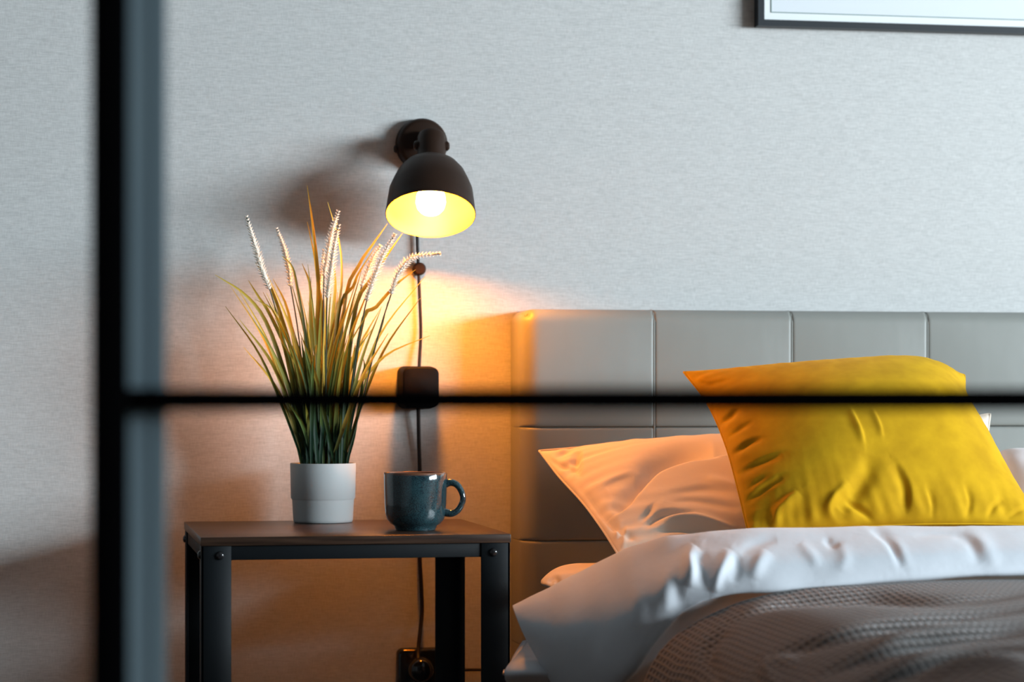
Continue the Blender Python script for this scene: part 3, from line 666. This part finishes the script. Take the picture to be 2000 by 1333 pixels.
# cable with its wall clip, inline dimmer and plug
cp = [P(818, 285, YW-.012), P(816, 380, YW-.008), P(815, 460, YW-.006), P(817, 520, YW-.006), P(820, 585, YW-.006), P(822, 650, YW-.007), P(819, 712, YW-.012), P(818, 780, YW-.018)]
cb = tube('lamp_cord', [Vector(p) for p in catmull([tuple(p) for p in cp], 60)], .0024, MT['cable'])
tag(cb, 'thin dark cord running down the wall from the lamp to the black adapter', 'cord')
cc = P(818, 526, YW)
cl = lathe('wall_clip', [(0, .012), (.007, .0115), (.0095, .009), (.0098, 0), (0, 0)], MT['lamp'], None, cc, (0, -1, 0), 32)
tag(cl, 'small round dark clip holding the lamp cord on the wall', 'clip')
ac0 = P(783, 715, YW-.045); ac1 = P(859, 798, YW-.045)
ad = rbox('power_adapter', (ac0.x+ac1.x)/2+.001, (ac0.z+ac1.z)/2, ac1.x-ac0.x, ac0.z-ac1.z, YW-.045, YW-.001, .010, MT['plastic'], None, .002, .002)
tag(ad, 'black rounded block adapter on the lamp cord behind the glazing bar', 'adapter')
cp = [P(817, 790, YW-.016), P(818, 860, YW-.010), P(820, 930, YW-.007), P(821, 1010, YW-.007), P(820, 1090, YW-.007), P(823, 1150, YW-.008), P(824, 1200, YW-.010), P(817, 1268, YW-.025), P(817, 1290, YW-.036)]
cb2 = tube('supply_cable', [Vector(p) for p in catmull([tuple(p) for p in cp], 70)], .0030, MT['cable'])
tag(cb2, 'black cord from the adapter down behind the mug to the wall socket', 'cord')
s0 = P(776, 1268, YW-.012); s1 = P(884, 1376, YW-.012)
so = rbox('power_outlet', (s0.x+s1.x)/2, (s0.z+s1.z)/2, s1.x-s0.x, s0.z-s1.z, YW-.014, YW-.0005, .009, MT['socket'], None, .001, .004)
tag(so, 'glossy black wall socket low on the wall behind the nightstand', 'socket')
pc = P(820, 1308, YW-.02)
pl = lathe('power_plug', [(0, .032), (.012, .031), (.0175, .026), (.0195, .012), (.0195, 0), (0, 0)], MT['socket'], None, Vector((pc.x, YW-.0145, pc.z)), (0, -1, 0), 36)
tag(pl, 'round glossy black plug pushed into the wall socket', 'plug')
cp = [P(880, 1310, YW-.008), P(930, 1309, YW-.008), P(990, 1311, YW-.008), P(1040, 1330, YW-.004), P(1080, 1370, YW-.003)]
cb3 = tube('extension_cord', [Vector(p) for p in catmull([tuple(p) for p in cp], 30)], .0024, MT['cable'])
tag(cb3, 'dark cord running sideways from the socket behind the bed', 'cord')

# ------------------------------------------------------------------ mug
mc = P(817.5, 1038, 3.185); mc = Vector((mc.x, 3.212, TZ+.0003))
mg = empty('mug', mc, 'teal blue glazed ceramic mug with brown rim and handle', 'mug')
R = .0425; Hm = .0775
prof = [(0, .002), (.022, .002), (.0245, 0), (.0265, .0003), (.0275, .003), (.029, .006), (.034, .009), (.0382, .0145), (.0405, .022), (.0415, .034), (.0420, .05), (.0424, .066), (.0426, Hm-.0012), (.0420, Hm), (.0408, Hm-.0008), (.0398, Hm-.004), (.0392, .04), (.0375, .02), (.031, .010), (0, .008)]
def lathe_local(name, prof, mat, parent, n=96):
    o = lathe(name, prof, mat, None, (0, 0, 0), (0, 0, 1), n); o.parent = parent; return o
lathe_local('body', prof, MT['mug'], mg)
hp = catmull([(.0385, 0, .0615), (.047, -.001, .064), (.056, -.002, .0605), (.0625, -.0025, .050), (.0635, -.0025, .0395), (.0575, -.002, .0275), (.0485, -.001, .0225), (.0385, 0, .0240)], 40)
bm = bmesh.new(); add_tube(bm, [Vector(p) for p in hp], .0043, 14, rr=[.0058-.0018*math.sin(PI*i/39) for i in range(40)])
bmesh.ops.scale(bm, vec=(1, 1.25, 1), verts=bm.verts); bmesh.ops.recalc_face_normals(bm, faces=bm.faces)
me = bpy.data.meshes.new('handle'); bm.to_mesh(me); bm.free(); me.materials.append(MT['mug']); me.polygons.foreach_set('use_smooth', [True]*len(me.polygons))
ho = bpy.data.objects.new('handle', me); C.objects.link(ho); ho.parent = mg; ho.rotation_euler = (0, 0, -.20)

# ------------------------------------------------------------------ potted grass
YG = 3.435
gc = P(631, 1023, 3.40); gc = Vector((gc.x, YG, TZ+.0003))
gc.x = P(631, 960, YG).x
pg = empty('potted_grass', gc, 'artificial ornamental grass with cream brush flowers in a white pot', 'plant')
Zg = gc.x*sn+gc.y*cs; s = Zg/F
zr = ZC+(HZ-905)*s; zs = ZC+(HZ-975)*s; hp_ = zr-gc.z; hs = zs-gc.z
prof = [(0, .001), (.0405*1, 0), (.0418, .001), (.0425, .004), (.0440, hs-.0015), (.0445, hs), (.0458, hs+.0015), (.0468, hp_-.0012), (.0464, hp_), (.0452, hp_), (.0446, hp_-.002), (.043, hp_-.02), (0, hp_-.021)]
pot = lathe_local('pot', prof, MT['pot'], pg)
so_ = lathe_local('filler', [(.0435, hp_-.012), (.03, hp_-.009), (0, hp_-.008)], MT['soil'], pg, 40)
def W2(px, py, dY): return P(px, py, YG+dY)
def blade(pts3, wd, mat, tw):
    n = 15; c = catmull([tuple(p) for p in pts3], n)
    bm = bmesh.new(); uvl = bm.loops.layers.uv.new('UVMap'); rows = []
    sd = Vector((math.cos(tw), math.sin(tw), 0))
    for i in range(n):
        t = i/(n-1); p = Vector(c[i]); tg = Vector(c[min(i+1, n-1)]-c[max(i-1, 0)]).normalized()
        s_ = (sd-tg*sd.dot(tg)).normalized(); nn = tg.cross(s_)
        ww = wd*(.55+.45*min(1, t*3))*(1-max(0, (t-.35)/.65)**1.6)+.0003
        rows.append([(bm.verts.new(p-s_*ww), t), (bm.verts.new(p+nn*ww*.45), t), (bm.verts.new(p+s_*ww), t)])
    for a_, b_ in zip(rows, rows[1:]):
        for k in range(2):
            q = (a_[k], a_[k+1], b_[k+1], b_[k]); f = bm.faces.new([x[0] for x in q])
            for lp, x in zip(f.loops, q): lp[uvl].uv = (k/2, x[1])
    return from_bm('blade', bm, mat, pg, True)
def px_blade(bx, pts, dY0, dY1, wd, mat):
    n = len(pts); L = [W2(bx, 912, dY0)]+[W2(x, y, dY0+(dY1-dY0)*(i+1)/n) for i, (x, y) in enumerate(pts)]
    blade(L, wd, mat, random.uniform(-.5, .5))
key = [  # traced silhouettes: base x, then points to the tip
    (612, [(560, 740), (520, 630), (478, 575), (420, 537)], 2, .0028), (618, [(572, 720), (530, 620), (505, 580), (485, 548)], 2, .0024),
    (625, [(580, 730), (556, 640), (528, 560), (498, 512)], 1, .0030), (632, [(618, 700), (622, 560), (612, 450), (600, 362)], 3, .0030),
    (636, [(632, 640), (622, 560), (614, 500), (600, 433)], 3, .0022), (640, [(655, 640), (667, 560), (664, 480), (640, 395)], 3, .0020),
    (650, [(672, 600), (700, 520), (730, 475), (757, 437)], 3, .0030), (655, [(690, 620), (725, 545), (755, 500), (786, 456)], 2, .0026),
    (668, [(705, 640), (735, 600), (775, 555), (812, 527)], 2, .0026), (665, [(690, 770), (715, 735), (760, 690), (840, 656)], 2, .0026),
    (606, [(585, 800), (565, 760), (552, 730), (538, 705)], 0, .0020), (600, [(580, 800), (560, 700), (548, 655), (545, 600)], 2, .0022),
    (672, [(700, 760), (725, 690), (745, 640), (757, 590)], 0, .0016), (678, [(702, 790), (708, 740), (712, 715), (709, 700)], 0, .0016),
    (608, [(590, 760), (578, 690), (560, 600), (533, 545)], 3, .0030), (622, [(600, 680), (580, 560), (570, 520), (550, 500)], 1, .0022),
    (638, [(660, 620), (690, 560), (700, 535), (735, 480)], 2, .0030), (600, [(582, 780), (560, 690), (535, 610), (498, 585)], 1, .0024),
    (604, [(588, 880), (583, 830), (574, 795), (570, 740)], 0, .0022), (675, [(690, 860), (700, 800), (715, 740), (742, 640)], 0, .0018),
    (645, [(640, 760), (648, 640), (655, 560), (650, 500)], 3, .0032), (630, [(628, 760), (608, 640), (606, 560), (590, 515)], 2, .0030),
]
for bx, pts, mi, wd in key:
    px_blade(bx, pts, random.uniform(-.015, .015), random.uniform(-.045, .02), wd, LEAVES[mi])
for i in range(80):
    bx = 631+random.gauss(0, 21); bx = min(676, max(590, bx))
    ang = (bx-631)/45*.30+random.gauss(0, .17); ht = random.uniform(230, 400) if random.random() < .8 else random.uniform(90, 230)
    ang = max(-.46, min(.42, ang)); tx = bx+math.tan(ang)*ht; ty = 905-ht*random.uniform(.92, 1.0)
    bow = .20+random.uniform(-.05, .1)
    pts = [(bx+(tx-bx)*bow, 905-(905-ty)*.36), (bx+(tx-bx)*(bow+.30), 905-(905-ty)*.70), (tx, ty)]
    mi = random.choice([0, 1, 1, 2, 2, 3, 3]) if ht > 230 else random.choice([0, 0, 1])
    px_blade(bx, pts, random.uniform(-.022, .022), random.uniform(-.06, .035), random.uniform(.0017, .0031), LEAVES[mi])
for i in range(40):   # short dense blades low in the bunch
    bx = 631+random.uniform(-42, 42); ht = random.uniform(100, 260)
    tx = bx+(bx-631)*.35+random.gauss(0, 14)
    px_blade(bx, [(bx+(tx-bx)*.3, 905-ht*.45), (bx+(tx-bx)*.7, 905-ht*.8), (tx, 905-ht)], random.uniform(-.03, .03), random.uniform(-.045, .045), random.uniform(.0022, .0034), LEAVES[random.choice([0, 0, 1])])
spikes = [([(527, 565), (510, 520), (497, 475), (482, 425)], 606, 8.5, -.03), ([(568, 560), (563, 520), (553, 480), (541, 448)], 618, 7.5, .02),
          ([(633, 540), (640, 500), (648, 455), (660, 415)], 628, 9, -.02), ([(639, 582), (645, 540), (652, 490), (661, 442)], 634, 9.5, -.04),
          ([(716, 588), (730, 545), (748, 500), (770, 460)], 660, 8.5, -.03), ([(706, 560), (718, 530), (728, 505), (742, 482)], 652, 7.5, .02),
          ([(764, 575), (778, 535), (806, 503), (857, 496)], 672, 8.5, -.03), ([(622, 585), (626, 550), (630, 520), (632, 490)], 626, 6, .03)]
for pts, bx, rad, dY in spikes:
    stk = [W2(bx, 912, 0), W2(bx+(pts[0][0]-bx)*.35, 800, dY*.4), W2(bx+(pts[0][0]-bx)*.72, 905-(905-pts[0][1])*.75, dY*.8)]+[W2(x, y, dY) for x, y in pts]
    st = tube('stalk', [Vector(p) for p in catmull([tuple(p) for p in stk], 24)], .0011, MT['stalk'], pg, 6)
    sl = sum(math.dist(pts[i_], pts[i_+1]) for i_ in range(3)); c = catmull([tuple(W2(x, y, dY)) for x, y in pts], max(16, int(sl/5.5))); bm = bmesh.new()
    n = len(c)
    add_tube(bm, [Vector(p) for p in c], .002, 6, rr=[.0008+.0018*math.sin(PI*min(1, (i+1.5)/n)) for i in range(n)])
    for i in range(n):
        t = i/(n-1); tg = Vector(c[min(i+1, n-1)]-c[max(i-1, 0)]).normalized(); s0_ = tg.orthogonal().normalized(); b0_ = tg.cross(s0_)
        rr_ = 1.45*rad*s*(.55+.45*math.sin(PI*min(1, t*1.1+.12)))*(1 if t < .9 else .8)
        for k in range(10):
            a_ = 2*PI*(k/10)+i*.7+random.uniform(-.2, .2); d = s0_*math.cos(a_)+b0_*math.sin(a_)
            p = Vector(c[i]); tip = p+d*rr_*random.uniform(.75, 1.05)+tg*rr_*.75
            w0 = d.cross(tg)*.0013; base_ = p+d*.0012
            v1, v2, v3 = bm.verts.new(base_-w0), bm.verts.new(base_+w0), bm.verts.new(tip)
            v4 = bm.verts.new(base_+tg*.0022)
            bm.faces.new((v1, v2, v3)); bm.faces.new((v2, v4, v3)); bm.faces.new((v4, v1, v3))
    from_bm('flower_spike', bm, MT['brush'], pg, False)

# ------------------------------------------------------------------ picture
YF = YW-.022
fl = P(1481, 50, YF); fx0 = fl.x; fz0 = fl.z; fx1 = fx0+.72; fz1 = fz0+.52
fr = empty('picture_frame', ((fx0+fx1)/2, YF, fz0), 'dark grey framed white print hanging above the headboard', 'picture')
fw = .0098; bm = bmesh.new()
for a_ in ((fx0, fx0+fw, fz0, fz1), (fx1-fw, fx1, fz0, fz1), (fx0+fw, fx1-fw, fz0, fz0+fw), (fx0+fw, fx1-fw, fz1-fw, fz1)):
    add_box(bm, a_[0], a_[1], YF, YW-.001, a_[2], a_[3])
from_bm('frame', bm, MT['frame'], fr)
box('mount', fx0+fw, fx1-fw, YF+.005, YF+.008, fz0+fw, fz1-fw, MT['mat'], fr)
m1 = fw+.0125
box('print', fx0+m1, fx1-m1, YF+.0045, YF+.005, fz0+m1, fz1-m1, MT['print'], fr)
bm = bmesh.new(); q = .0012
for a_ in ((fx0+m1-q, fx0+m1, fz0+m1-q, fz1-m1+q), (fx1-m1, fx1-m1+q, fz0+m1-q, fz1-m1+q), (fx0+m1, fx1-m1, fz0+m1-q, fz0+m1), (fx0+m1, fx1-m1, fz1-m1, fz1-m1+q)):
    add_box(bm, a_[0], a_[1], YF+.0042, YF+.005, a_[2], a_[3])
o_ = from_bm('border_line', bm, MT['line'], fr); o_['label'] = 'thin sage grey line around the print'
